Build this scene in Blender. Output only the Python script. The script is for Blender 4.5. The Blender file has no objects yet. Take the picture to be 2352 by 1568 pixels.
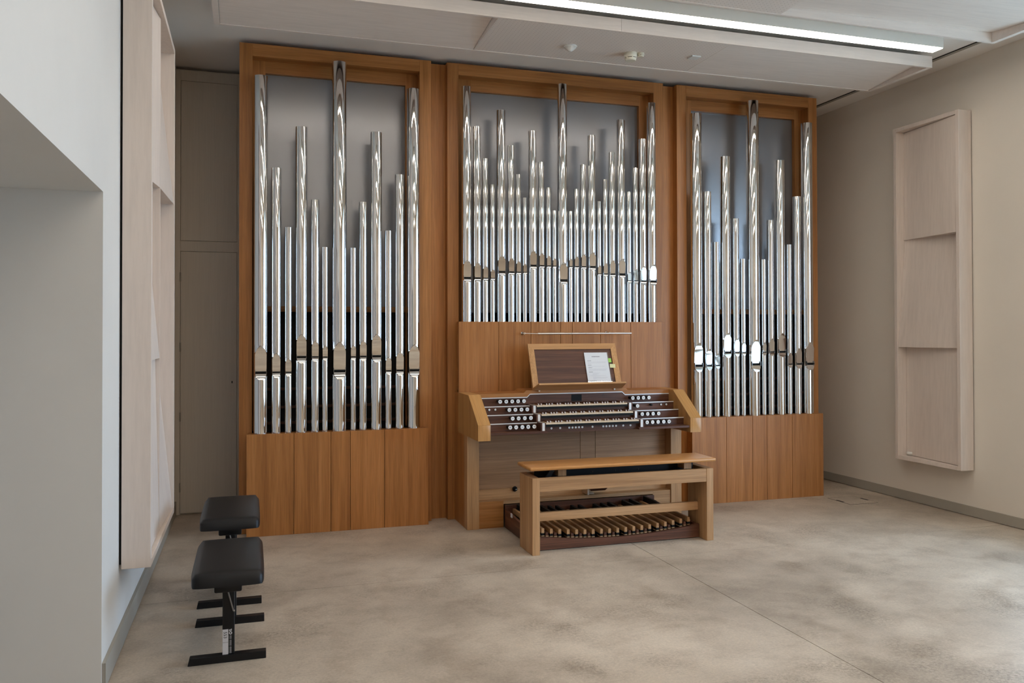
import bpy, bmesh, math, random
from mathutils import Matrix, Vector
random.seed(7)
R = math.radians
scene = bpy.context.scene
col = scene.collection

# ------------------------------------------------------------------ camera
F, YAW, PITCH, ROLL, CY = 1908.515, .30523891, .01153581, -.00211973, 739.7229   # focal length and principal row for a 2352x1568 frame
fw = Vector((math.sin(YAW)*math.cos(PITCH), math.cos(YAW)*math.cos(PITCH), math.sin(PITCH)))
rt0 = Vector((math.cos(YAW), -math.sin(YAW), 0)); up0 = rt0.cross(fw)
rt = math.cos(ROLL)*rt0 + math.sin(ROLL)*up0
up = -math.sin(ROLL)*rt0 + math.cos(ROLL)*up0
cd = bpy.data.cameras.new('camera'); cam = bpy.data.objects.new('camera', cd); col.objects.link(cam)
m = Matrix((rt, up, -fw)).transposed().to_4x4(); m.translation = (0, 0, 1.6); cam.matrix_world = m
cd.sensor_width = 36; cd.lens = F/2352*36; cd.shift_y = (CY-784)/2352; cd.clip_start = .05; cd.clip_end = 200
scene.camera = cam

# ------------------------------------------------------------------ light, exposure
SKY, SKYC = 11.0, (.50, .73, 1.0)
LAMP, LAMPC = 19.5, (1.0, .89, .76)
scene.view_settings.view_transform = 'Standard'; scene.view_settings.look = 'None'
scene.view_settings.gamma = 1; scene.view_settings.use_curve_mapping = False
scene.view_settings.exposure = .06
scene.cycles.max_bounces = 10; scene.cycles.diffuse_bounces = 6; scene.cycles.glossy_bounces = 6
scene.cycles.sample_clamp_indirect = 6; scene.cycles.caustics_reflective = False; scene.cycles.caustics_refractive = False
scene.cycles.use_denoising = True
w = bpy.data.worlds.new('sky'); scene.world = w; w.use_nodes = True
bg = w.node_tree.nodes['Background']; bg.inputs[0].default_value = (*SKYC, 1); bg.inputs[1].default_value = SKY

# ------------------------------------------------------------------ room numbers (metres, camera at x=y=0)
XL, XR, ZC, YB, YN = -.632, 5.935, 3.955, 7.95, -4.0      # left wall, right wall, ceiling, far wall, near wall
WIN = [(1.25, 5.05)]                            # windows in the right wall (y ranges)
WZ0, WZ1 = .36, 3.55
OPY0, OPY1, OPZ = 1.4, 4.11, 2.234                         # opening in the left wall
def portal(name, loc, rot, sx, sy):
    l = bpy.data.lights.new(name, 'AREA'); l.shape = 'RECTANGLE'; l.size = sx; l.size_y = sy
    l.cycles.is_portal = True
    o = bpy.data.objects.new(name, l); col.objects.link(o); o.location = loc; o.rotation_euler = rot
for i, (a, b) in enumerate(WIN):
    portal('window_portal', (XR+.16, (a+b)/2, (WZ0+WZ1)/2), (0, R(90), 0), WZ1-WZ0, b-a)

LWX = -2.4

# ------------------------------------------------------------------ materials
def new_mat(name):
    m = bpy.data.materials.new(name); m.use_nodes = True
    nt = m.node_tree; return m, nt, nt.nodes['Principled BSDF']
def plain(name, c, rough=.5, metal=0, spec=.5, emit=None):
    m, nt, b = new_mat(name)
    b.inputs['Base Color'].default_value = (*c, 1); b.inputs['Roughness'].default_value = rough
    b.inputs['Metallic'].default_value = metal; b.inputs['Specular IOR Level'].default_value = spec
    if emit:
        b.inputs['Emission Color'].default_value = (*emit[0], 1); b.inputs['Emission Strength'].default_value = emit[1]
    return m
def coords(nt, scale, rand=True):
    n, l = nt.nodes.new, nt.links.new
    tc = n('ShaderNodeTexCoord'); mp = n('ShaderNodeMapping'); mp.inputs['Scale'].default_value = scale
    l(tc.outputs['Object'], mp.inputs['Vector'])
    oi = n('ShaderNodeObjectInfo')
    if rand:
        mul = n('ShaderNodeMath'); mul.operation = 'MULTIPLY'; mul.inputs[1].default_value = 37.
        l(oi.outputs['Random'], mul.inputs[0])
        l(mul.outputs[0], mp.inputs['Location'])
    return mp, oi
def ramp(nt, stops):
    r = nt.nodes.new('ShaderNodeValToRGB'); e = r.color_ramp.elements
    while len(e) < len(stops): e.new(.5)
    for i, (p, c) in enumerate(stops): e[i].position = p; e[i].color = (*c, 1)
    return r
def noise(nt, vec, sc, det=4, rough=.55, dist=0):
    t = nt.nodes.new('ShaderNodeTexNoise'); t.inputs['Scale'].default_value = sc; t.inputs['Detail'].default_value = det
    t.inputs['Roughness'].default_value = rough; t.inputs['Distortion'].default_value = dist
    nt.links.new(vec, t.inputs['Vector']); return t
def mixc(nt, fac, a, b, mode='MIX'):
    x = nt.nodes.new('ShaderNodeMix'); x.data_type = 'RGBA'; x.blend_type = mode
    for s, v in ((0, fac), (6, a), (7, b)):
        if hasattr(v, 'links') or hasattr(v, 'is_output'): nt.links.new(v, x.inputs[s])
        else: x.inputs[s].default_value = v if s == 0 else (*v, 1)
    return x.outputs[2]
def wood(name, dark, mid, light, axis='Z', rough=.42, stretch=14., fine=.22, var=.10):
    """streaky wood; the grain runs along axis"""
    m, nt, b = new_mat(name); l = nt.links.new
    def ax_(al, ac): return {'X': (al, ac, ac), 'Y': (ac, al, ac), 'Z': (ac, ac, al)}[axis]
    mp, oi = coords(nt, ax_(.45, stretch))
    n1 = noise(nt, mp.outputs[0], 1.3, 3, .6, .35)
    r1 = ramp(nt, [(.28, dark), (.5, mid), (.72, light)]); l(n1.outputs['Fac'], r1.inputs[0])
    mp2, _ = coords(nt, ax_(3.5, stretch*11))
    n2 = noise(nt, mp2.outputs[0], 1.0, 3, .65)
    r2 = ramp(nt, [(.33, (1-fine,)*3), (.60, (1.04,)*3)]); l(n2.outputs['Fac'], r2.inputs[0])
    c = mixc(nt, 1., r1.outputs[0], r2.outputs[0], 'MULTIPLY')
    mr = nt.nodes.new('ShaderNodeMapRange'); mr.inputs[3].default_value = 1-var; mr.inputs[4].default_value = 1+var*.6
    l(oi.outputs['Random'], mr.inputs[0])
    hv = nt.nodes.new('ShaderNodeHueSaturation'); l(mr.outputs[0], hv.inputs['Value']); l(c, hv.inputs['Color'])
    l(hv.outputs[0], b.inputs['Base Color'])
    b.inputs['Roughness'].default_value = rough; b.inputs['Specular IOR Level'].default_value = .4
    bp = nt.nodes.new('ShaderNodeBump'); bp.inputs['Strength'].default_value = .06; bp.inputs['Distance'].default_value = .002
    l(n2.outputs['Fac'], bp.inputs['Height']); l(bp.outputs[0], b.inputs['Normal'])
    return m
OAK = ((.30, .115, .028), (.40, .162, .043), (.47, .205, .064))
PALE = ((.35, .180, .076), (.455, .250, .112), (.54, .315, .155))
WAL = ((.062, .021, .011), (.112, .042, .022), (.170, .068, .037))
M = {}
for ax in 'XYZ':
    M['oak'+ax] = wood('oak_'+ax, *OAK, axis=ax)
    M['pale'+ax] = wood('pale_oak_'+ax, *PALE, axis=ax, rough=.5)
    M['wal'+ax] = wood('walnut_'+ax, *WAL, axis=ax, rough=.45, fine=.4)
M['seat'] = wood('bench_seat_oak', (.44, .19, .055), (.54, .255, .082), (.61, .31, .11), axis='X', rough=.28)
M['cheek'] = wood('cheek_oak', (.44, .215, .068), (.52, .27, .092), (.57, .315, .12), axis='Z', rough=.35)
M['cheekY'] = wood('cheek_veneer', (.44, .215, .068), (.52, .27, .092), (.57, .315, .12), axis='Y', rough=.35)
M['goldX'] = wood('golden_oak_rail', (.42, .205, .072), (.50, .26, .10), (.56, .31, .13), axis='X', rough=.38)
M['goldZ'] = wood('golden_oak_stile', (.42, .205, .072), (.50, .26, .10), (.56, .31, .13), axis='Z', rough=.38)
M['knee'] = wood('oak_knee_shaded', (.26, .138, .068), (.35, .195, .10), (.42, .24, .128), axis='X', rough=.5, stretch=22)  # darker oak carries the shade under the console overhang
M['ply'] = wood('white_oiled_plywood', (.655, .570, .512), (.675, .59, .53), (.692, .608, .548), axis='Z', rough=.6, stretch=4, fine=.03, var=.02)
M['plyX'] = wood('plywood_ceiling_lightened', (.785, .712, .662), (.80, .73, .68), (.815, .745, .695), axis='X', rough=.6, stretch=4, fine=.03, var=.02)  # same plywood, lightened to make up for the dim ceiling
M['cab'] = wood('greige_lacquer', (.535, .485, .415), (.545, .495, .425), (.555, .505, .435), axis='Z', rough=.5, stretch=20, fine=.035, var=.02)
def perforated():
    m, nt, b = new_mat('perforated_plywood'); l = nt.links.new; n = nt.nodes.new
    mp, oi = coords(nt, (1, 1, 1), False)
    sp = n('ShaderNodeSeparateXYZ'); l(mp.outputs[0], sp.inputs[0])
    def math_(op, a, b_=None):
        x = n('ShaderNodeMath'); x.operation = op
        for i, v in enumerate((a, b_)):
            if v is None: continue
            if isinstance(v, (int, float)): x.inputs[i].default_value = v
            else: l(v, x.inputs[i])
        return x.outputs[0]
    P = .030
    def grid(off):
        fx = math_('ABSOLUTE', math_('SUBTRACT', math_('FRACT', math_('ADD', math_('DIVIDE', sp.outputs[0], P), off+100)), .5))
        fy = math_('ABSOLUTE', math_('SUBTRACT', math_('FRACT', math_('ADD', math_('DIVIDE', sp.outputs[1], P), off+100)), .5))
        d = math_('SQRT', math_('ADD', math_('POWER', fx, 2.), math_('POWER', fy, 2.)))
        return math_('LESS_THAN', d, .085)
    dot = grid(.5)
    c = mixc(nt, dot, (.80, .73, .68), (.34, .29, .25))  # board tone lightened too, for the dim ceiling
    l(c, b.inputs['Base Color']); b.inputs['Roughness'].default_value = .6
    return m
M['perf'] = perforated()
def paint(name, c, amt=.03, sc=1.2, rough=.75):
    m, nt, b = new_mat(name); l = nt.links.new
    mp, oi = coords(nt, (1, 1, 1), False)
    t = noise(nt, mp.outputs[0], sc, 5, .6)
    r = ramp(nt, [(.3, tuple(v*(1-amt) for v in c)), (.7, tuple(v*(1+amt) for v in c))]); l(t.outputs['Fac'], r.inputs[0])
    l(r.outputs[0], b.inputs['Base Color']); b.inputs['Roughness'].default_value = rough
    t2 = noise(nt, mp.outputs[0], 180, 2)
    bp = nt.nodes.new('ShaderNodeBump'); bp.inputs['Strength'].default_value = .05; bp.inputs['Distance'].default_value = .001
    l(t2.outputs['Fac'], bp.inputs['Height']); l(bp.outputs[0], b.inputs['Normal'])
    return m
M['wall'] = paint('wall_paint', (.71, .655, .58))
M['wallL'] = paint('wall_paint_daylit', (.68, .675, .655))  # cooler copy of the wall paint, daylight tint in the colour
M['ceil'] = paint('ceiling_paint', (.84, .81, .775))
M['base'] = paint('baseboard_paint', (.34, .315, .27), .02)
def concrete():
    m, nt, b = new_mat('polished_concrete'); l = nt.links.new
    mp, oi = coords(nt, (1, 1, 1), False)
    a = noise(nt, mp.outputs[0], .8, 8, .62, .15)
    r1 = ramp(nt, [(.33, (.35, .293, .236)), (.50, (.51, .433, .350)), (.66, (.62, .535, .44))]); l(a.outputs['Fac'], r1.inputs[0])
    d = noise(nt, mp.outputs[0], 3.6, 9, .72, .25)
    r2 = ramp(nt, [(.30, (.73, .70, .67)), (.52, (1, 1, 1)), (.8, (1.1, 1.09, 1.06))]); l(d.outputs['Fac'], r2.inputs[0])
    c = mixc(nt, 1., r1.outputs[0], r2.outputs[0], 'MULTIPLY')
    e = noise(nt, mp.outputs[0], 70, 5, .8)
    r3 = ramp(nt, [(.3, (.80, .80, .80)), (.7, (1.14, 1.14, 1.14))]); l(e.outputs['Fac'], r3.inputs[0])
    c = mixc(nt, 1., c, r3.outputs[0], 'MULTIPLY')
    k1 = noise(nt, mp.outputs[0], 1.7, 4, .6); k2 = noise(nt, mp.outputs[0], 55, 6, .85)
    q1 = ramp(nt, [(.50, (0, 0, 0)), (.66, (1, 1, 1))]); l(k1.outputs['Fac'], q1.inputs[0])
    q2 = ramp(nt, [(.40, (.55, .53, .51)), (.58, (1, 1, 1))]); l(k2.outputs['Fac'], q2.inputs[0])
    c = mixc(nt, 1., c, mixc(nt, q1.outputs[0], (1, 1, 1), q2.outputs[0]), 'MULTIPLY')
    l(c, b.inputs['Base Color'])
    rr = nt.nodes.new('ShaderNodeMapRange'); rr.inputs[3].default_value = .30; rr.inputs[4].default_value = .55
    l(d.outputs['Fac'], rr.inputs[0]); l(rr.outputs[0], b.inputs['Roughness'])
    b.inputs['Specular IOR Level'].default_value = .35
    return m
M['floor'] = concrete()
M['groove'] = plain('joint_filler', (.05, .045, .04), .9)
M['tin'] = plain('polished_tin', (.76, .755, .745), .04, 1)
M['earmetal'] = plain('dull_ear_metal', (.26, .26, .26), .3, 1)
M['tin_in'] = plain('pipe_inside', (.10, .10, .10), .5, .6)
M['black'] = plain('black_satin', (.006, .006, .006), .55, 0, .2)
M['blackmetal'] = plain('black_powder_coat', (.006, .006, .007), .42, 0, .3)
M['leather'] = plain('black_leatherette', (.008, .008, .009), .45, 0, .28)
M['dark'] = plain('interior_shade_black', (.012, .009, .007), .8)  # near-black stands in for shade inside the cases and under the pedals
M['grey'] = plain('satin_grey_panel', (.27, .272, .288), .27, .55)
M['silver'] = plain('silver_inlay', (.80, .80, .80), .35, .35)
M['chrome'] = plain('chrome', (.72, .71, .69), .18, 1)
M['steel'] = plain('brushed_steel', (.75, .74, .72), .28, 1)
M['ivory'] = plain('pale_key_wood', (.70, .56, .40), .4)
M['sharpfront'] = plain('grey_sharp_tip', (.42, .38, .38), .4)
M['white'] = plain('white_knob_face', (.82, .84, .85), .25)
M['ink'] = plain('dark_ink', (.02, .018, .02), .6)
M['inkmid'] = plain('heading_ink', (.22, .22, .27), .6)
M['paper'] = plain('paper', (.80, .82, .86), .25)
M['inkpale'] = plain('grey_print', (.55, .56, .62), .6)
M['green'] = plain('green_note', (.32, .62, .10), .6)
M['yellow'] = plain('yellow_note', (.68, .66, .36), .6)
M['cream'] = plain('cream_plastic', (.72, .69, .58), .4)
M['whiteplastic'] = plain('white_plastic', (.74, .74, .72), .4)
M['lamp'] = plain('lamp_diffuser', (.9, .9, .9), .5, emit=(LAMPC, LAMP))
M['lampbody'] = plain('lamp_body', (.84, .82, .76), .5)
M['felt'] = plain('tan_felt', (.46, .30, .16), .9)
M['pale_ground'] = paint('pale_bounce_ground', (.52, .51, .46), .15, 3)  # pale tone chosen for its daylight bounce
M['sticker'] = plain('white_sticker', (.62, .62, .66), .5)
M['reveal'] = paint('reveal_paint', (.60, .58, .53))
def glass():
    m = bpy.data.materials.new('window_glass'); m.use_nodes = True; nt = m.node_tree; nt.nodes.clear()
    o = nt.nodes.new('ShaderNodeOutputMaterial'); x = nt.nodes.new('ShaderNodeMixShader'); x.inputs[0].default_value = .06
    t = nt.nodes.new('ShaderNodeBsdfTransparent'); g = nt.nodes.new('ShaderNodeBsdfGlossy'); g.inputs['Roughness'].default_value = .02
    nt.links.new(t.outputs[0], x.inputs[1]); nt.links.new(g.outputs[0], x.inputs[2]); nt.links.new(x.outputs[0], o.inputs[0]); return m
M['glass'] = glass()

# ------------------------------------------------------------------ geometry helpers
ORG = {}
class G:
    """collects shapes in world metres; build() links them as ONE mesh object"""
    def __init__(s): s.v = []; s.f = []
    def add(s, v, f):
        o = len(s.v); s.v += [tuple(p) for p in v]; s.f += [tuple(i+o for i in q) for q in f]; return s
    def box(s, x0, x1, y0, y1, z0, z1):
        return s.add([(x0,y0,z0),(x1,y0,z0),(x1,y1,z0),(x0,y1,z0),(x0,y0,z1),(x1,y0,z1),(x1,y1,z1),(x0,y1,z1)],
                     [(0,3,2,1),(4,5,6,7),(0,1,5,4),(1,2,6,5),(2,3,7,6),(3,0,4,7)])
    def hexa(s, lo, hi):      # two quads of 4 points (bottom, top), same winding (ccw seen from the hi side)
        return s.add(list(lo)+list(hi), [(0,3,2,1),(4,5,6,7),(0,1,5,4),(1,2,6,5),(2,3,7,6),(3,0,4,7)])
    def twist(s, lo, hi, n=6):
        """plate between two possibly twisted quads, both faces bilinear grids"""
        lo = [Vector(p) for p in lo]; hi = [Vector(p) for p in hi]
        def at(q, u, v): return (q[0]*(1-u)+q[1]*u)*(1-v)+(q[3]*(1-u)+q[2]*u)*v
        m_ = n+1; v = [at(q, i/n, j/n) for q in (lo, hi) for j in range(m_) for i in range(m_)]; K = m_*m_; f = []
        for j in range(n):
            for i in range(n):
                a = j*m_+i; f += [(a, a+m_, a+m_+1, a+1), (K+a, K+a+1, K+a+m_+1, K+a+m_)]
        ring = [i for i in range(n)]+[n+j*m_ for j in range(n)]+[n*m_+n-i for i in range(n)]+[(n-j)*m_ for j in range(n)]
        for k in range(len(ring)): a, b = ring[k], ring[(k+1) % len(ring)]; f.append((a, b, K+b, K+a))
        return s.add(v, f)
    def prism(s, poly, ax, a, b):
        """poly of 2D points extruded along axis ax from a to b; poly axes are the two others in xyz order"""
        def P(p, t): q = list(p); q.insert('XYZ'.index(ax), t); return tuple(q)
        n = len(poly)
        return s.add([P(p, a) for p in poly]+[P(p, b) for p in poly],
                     [tuple(range(n))[::-1], tuple(range(n, 2*n))]+[(i, (i+1) % n, n+(i+1) % n, n+i) for i in range(n)])
    def cyl(s, p0, p1, r0, r1=None, n=16, cap=True):
        p0, p1 = Vector(p0), Vector(p1); r1 = r0 if r1 is None else r1
        d = (p1-p0).normalized(); u = d.cross(Vector((0,0,1)) if abs(d.z) < .9 else Vector((1,0,0))).normalized(); w_ = d.cross(u)
        v = []
        for p, r in ((p0, r0), (p1, r1)):
            for i in range(n):
                a = 2*math.pi*i/n; v.append(p+u*r*math.cos(a)+w_*r*math.sin(a))
        f = [(i, (i+1) % n, n+(i+1) % n, n+i) for i in range(n)]
        if cap: f += [tuple(range(n))[::-1], tuple(range(n, 2*n))]
        return s.add(v, f)
    def lathe(s, prof, c, n=28, axis='Z', sgn=1):
        """prof: (radius, offset along axis) from c"""
        v = []
        for r, h in prof:
            for i in range(n):
                a = 2*math.pi*i/n; x, y = r*math.cos(a), r*math.sin(a)
                if axis == 'Z': v.append((c[0]+x, c[1]+y, c[2]+h*sgn))
                else: v.append((c[0]+x, c[1]+h*sgn, c[2]+y))
        f = []
        for k in range(len(prof)-1):
            for i in range(n):
                a, b = k*n+i, k*n+(i+1) % n; f.append((a, b, b+n, a+n))
        f += [tuple(range(n))[::-1], tuple(range((len(prof)-1)*n, len(prof)*n))]
        return s.add(v, f)
    def data(s, name, mat, org=(0,0,0), bevel=0, seg=1, smooth=False, ang=35):
        me = bpy.data.meshes.new(name)
        ox, oy, oz = org
        me.from_pydata([(x-ox, y-oy, z-oz) for x, y, z in s.v], [], s.f)
        bm = bmesh.new(); bm.from_mesh(me)
        bmesh.ops.recalc_face_normals(bm, faces=bm.faces)
        if bevel: bmesh.ops.bevel(bm, geom=list(bm.edges), offset=bevel, segments=seg, affect='EDGES', profile=.5)
        bm.to_mesh(me); bm.free()
        me.materials.append(M[mat])
        if smooth or bevel:
            me.polygons.foreach_set('use_smooth', [True]*len(me.polygons)); me.set_sharp_from_angle(angle=R(ang))
        return me
    def build(s, name, mat, parent=None, **k):
        org = ORG[parent] if parent else k.pop('org', (0,0,0))
        k.pop('org', None)
        o = bpy.data.objects.new(name, s.data(name, mat, org, **k)); col.objects.link(o)
        if parent: o.parent = parent
        else: o.location = org
        ORG[o] = org
        return o
def put(name, me, parent, pos=None, rot=None):
    """a piece that shares mesh data, at a world position, under parent"""
    o = bpy.data.objects.new(name, me); col.objects.link(o); o.parent = parent
    g = ORG[parent]; pos = g if pos is None else pos
    o.location = tuple(a-b for a, b in zip(pos, g)); ORG[o] = tuple(pos)
    if rot: o.rotation_euler = rot
    return o
def tag(o, label, cat, group=None):
    o['label'] = label; o['category'] = cat
    if group: o['group'] = group
    return o
def thing(name, label, cat, loc, group=None):
    o = bpy.data.objects.new(name, None); o.empty_display_size = .1; col.objects.link(o); o.location = loc; ORG[o] = tuple(loc)
    return tag(o, label, cat, group)
def struct(name, g, mat, **k):
    o = g.build(name, mat, **k); o['kind'] = 'structure'; return o
def text_mesh(body, size, depth=.0003):
    cu = bpy.data.curves.new('text', 'FONT'); cu.body = body; cu.size = size; cu.extrude = depth; cu.align_x = 'CENTER'; cu.align_y = 'CENTER'
    o = bpy.data.objects.new('text', cu); col.objects.link(o)
    me = bpy.data.meshes.new_from_object(o.evaluated_get(bpy.context.evaluated_depsgraph_get()))
    bpy.data.objects.remove(o); return me

# ------------------------------------------------------------------ the room
fl = struct('floor', G().box(-2.9, 6.3, YN-.3, 8.3, -.25, -.012), 'groove')
JX, JY = (-2.9, 2.752, 6.25), (YN-.25, 1.2, 5.335, 8.25)
gx = .0022
for i in range(2):
    for j in range(3):
        x0, x1, y0, y1 = JX[i]+gx, JX[i+1]-gx, JY[j]+gx, JY[j+1]-gx
        G().box(x0, x1, y0, y1, -.012, 0).build('floor_slab', 'floor', fl)
struct('ceiling', G().box(-2.9, XR+.3, YN-.3, 8.3, ZC, ZC+.2), 'ceil')
# left wall with its opening and the passage behind it
struct('wall_left', G().box(LWX, XL, OPY1, YB, 0, ZC).box(LWX, XL, YN, OPY1, OPZ, ZC).box(LWX, XL, YN, OPY0, 0, OPZ).box(LWX-.3, LWX, YN, YB, 0, ZC), 'wallL')
def holes(g, axis, lo, hi, c0, c1, hs):
    """a wall from lo to hi along axis, thickness c0..c1, with openings (a, b) between WZ0 and WZ1"""
    def bx(a, b, z0, z1):
        if axis == 'Y': g.box(c0, c1, a, b, z0, z1)
        else: g.box(a, b, c0, c1, z0, z1)
    p = lo
    for a, b in sorted(hs):
        bx(p, a, 0, ZC); bx(a, b, 0, WZ0); bx(a, b, WZ1, ZC); p = b
    bx(p, hi, 0, ZC); return g
struct('wall_right', holes(G(), 'Y', YN, YB, XR, XR+.3, WIN), 'wall')
struct('wall_back', G().box(XL-.25, XR+.3, YB, YB+.2, 0, ZC), 'wall')
struct('wall_near', holes(G(), 'X', XL-.25, XR+.3, YN-.3, YN, []), 'wall')
def window(n, axis, a, b, c, divs, WZ0=WZ0, WZ1=WZ1):
    g = G(); t = .06
    def bx(g, p, q, z0, z1, d=.05):
        if axis == 'Y': g.box(c-d/2, c+d/2, p, q, z0, z1)
        else: g.box(p, q, c-d/2, c+d/2, z0, z1)
        return g
    bx(g, a, a+t, WZ0, WZ1); bx(g, b-t, b, WZ0, WZ1); bx(g, a+t, b-t, WZ0, WZ0+t); bx(g, a+t, b-t, WZ1-t, WZ1)
    for k in range(1, divs): p = a+(b-a)*k/divs; bx(g, p-t/2, p+t/2, WZ0+t, WZ1-t)
    o = struct('window_%d' % n, g, 'base')
    for k in range(divs):
        p, q = a+(b-a)*k/divs, a+(b-a)*(k+1)/divs
        bx(G(), p+t*.6, q-t*.6, WZ0+t, WZ1-t, .008).build('pane', 'glass', o)
for i, (a, b) in enumerate(WIN): window(i+1, 'Y', a, b, XR+.2, 3)
struct('sky_blocking_slab', G().box(XR+.3, XR+3.6, -9, 14, 3.6, 3.9), 'ceil')  # unseen slab added to keep the high sky off the floor
struct('bounce_ground_outside', G().box(6.3, 60, -50, 60, -.3, -.16), 'pale_ground')  # unseen ground, made pale to bounce daylight up to the ceiling
struct('baseboard_right', G().box(XR-.014, XR, YN, YB, .008, .088), 'base')
struct('baseboard_left', G().box(XL, XL+.016, OPY1+.01, 7.86, .006, .118), 'base')
# recessed curtain track that runs along the ceiling beside the right wall
t = thing('curtain_track', 'slim grey curtain track let into the ceiling beside the right wall', 'track', (5.67, 2, ZC))
G().box(5.640, 5.652, YN, 7.9, ZC-.004, ZC+.003).build('slot', 'black', t)
G().box(5.652, 5.690, YN, 7.9, ZC-.006, ZC+.003).build('rail', 'base', t)

# built-in cabinet in the corner left of the organ
t = thing('built_in_cabinet', 'tall greige built-in cabinet with flush doors in the corner left of the organ', 'cabinet', (-.36, 7.86, 0))
G().box(XL, -.088, 7.868, YB, 0, 3.92).build('carcass', 'cab', t)
def cabframe(x0, x1, z0, z1): return G().box(x0, x1, 7.848, 7.868, z0, z1)
cabframe(XL, -.588, 0, 3.92).build('stile', 'cab', t, bevel=.001); cabframe(-.112, -.088, 0, 3.92).build('stile', 'cab', t, bevel=.001)
cabframe(-.588, -.112, 3.825, 3.92).build('rail', 'cab', t, bevel=.001); cabframe(-.588, -.112, 2.317, 2.408).build('rail', 'cab', t, bevel=.001)
G().box(-.585, -.115, 7.849, 7.868, 2.411, 3.822).build('door', 'cab', t, bevel=.001)
dr = G().box(-.585, -.115, 7.849, 7.868, .012, 2.314).build('door', 'cab', t, bevel=.001)
for z in (2.089, 1.471, .858, .239): G().cyl((-.587, 7.843, z-.04), (-.587, 7.843, z+.04), .006, n=8).build('hinge', 'base', dr, smooth=True)
G().box(-.158, -.150, 7.846, 7.85, 1.146, 1.166).build('keyhole', 'black', dr)

# ------------------------------------------------------------------ acoustic wall panels
def slab(g, c, d, th=.02):
    """tilted plate: c = four (y, z) corners, d = their x"""
    lo = [(x, y, z) for (y, z), x in zip(c, d)]
    return lo
def acoustic(name, label, xw, sgn, y0, y1, z0, z1, cols, depth=.15, rim=.035):
    """sgn +1: stands off the wall towards +x. cols: list of columns (from near to far), each three rows (top first) of depths
       (near top, far top, near bottom, far bottom)"""
    t = thing(name, label, 'wall panel', (xw+sgn*depth/2, (y0+y1)/2, z0))
    X = lambda d: xw+sgn*d
    a, b = sorted((X(.012), X(depth)))
    G().box(a, b, y0, y0+rim, z0, z1).build('frame_side', 'ply', t, bevel=.0015)
    G().box(a, b, y1-rim, y1, z0, z1).build('frame_side', 'ply', t, bevel=.0015)
    G().box(a, b, y0+rim, y1-rim, z1-rim, z1).build('frame_end', 'ply', t, bevel=.0015)
    G().box(a, b, y0+rim, y1-rim, z0, z0+rim).build('frame_end', 'ply', t, bevel=.0015)
    a, b = sorted((X(0), X(.014)))
    G().box(a, b, y0+.02, y1-.02, z0+.02, z1-.02).build('back_board', 'black', t)  # black sheet draws the shadow gap between frame and wall
    n = len(cols); iy0, iy1 = y0+rim+.003, y1-rim-.003
    zs = [z1-rim-.004, 2.452, 1.45, z0+rim+.004]
    for k, rows in enumerate(cols):
        p, q = iy0+(iy1-iy0)*k/n, iy0+(iy1-iy0)*(k+1)/n
        if k: 
            a, b = sorted((X(.014), X(depth-.025))); G().box(a, b, p-.008, p+.008, z0+rim, z1-rim).build('divider', 'ply', t); p += .010
        if k < n-1: q -= .010
        for r, (nt_, ft, nb, fb) in enumerate(rows):
            zt, zb = zs[r], zs[r+1]
            pts = [(p, zb, nb), (q, zb, fb), (q, zt, ft), (p, zt, nt_)]
            lo = [(X(.0145), y, z) for y, z, d in pts]; hi = [(X(d), y, z) for y, z, d in pts]
            G().twist(lo, hi).build('tilted_board', 'ply', t, smooth=True)
    return t
acoustic('acoustic_wall_panel', 'whitish plywood sound panel with three tilted boards on the right wall', XR, -1, 5.622, 6.378, .404, 3.50,
         [[(.142, .06, .148, .070), (.045, .058, .105, .140), (.075, .046, .125, .055)]])
acoustic('acoustic_wall_panel', 'large whitish plywood sound panel with tilted boards on the left wall', XL, 1, 4.61, 5.97, .404, 3.49,
         [[(.06, .125, .06, .125), (.03, .03, .12, .125), (.05, .10, .128, .125)], [(.09, .04, .125, .146), (.035, .035, .04, .04), (.04, .04, .125, .143)]])
p = thing('puck_sensor', 'small round white device on the bottom ledge of the right sound panel', 'device', (5.868, 6.29, .440))
G().lathe([(.024, 0), (.026, .004), (.026, .012), (.024, .013)], (5.868, 6.29, .440)).build('base', 'base', p, smooth=True)
G().lathe([(.025, 0), (.027, .003), (.027, .015), (.023, .02), (.004, .021)], (5.868, 6.29, .453)).build('cap', 'whiteplastic', p, smooth=True)

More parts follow.
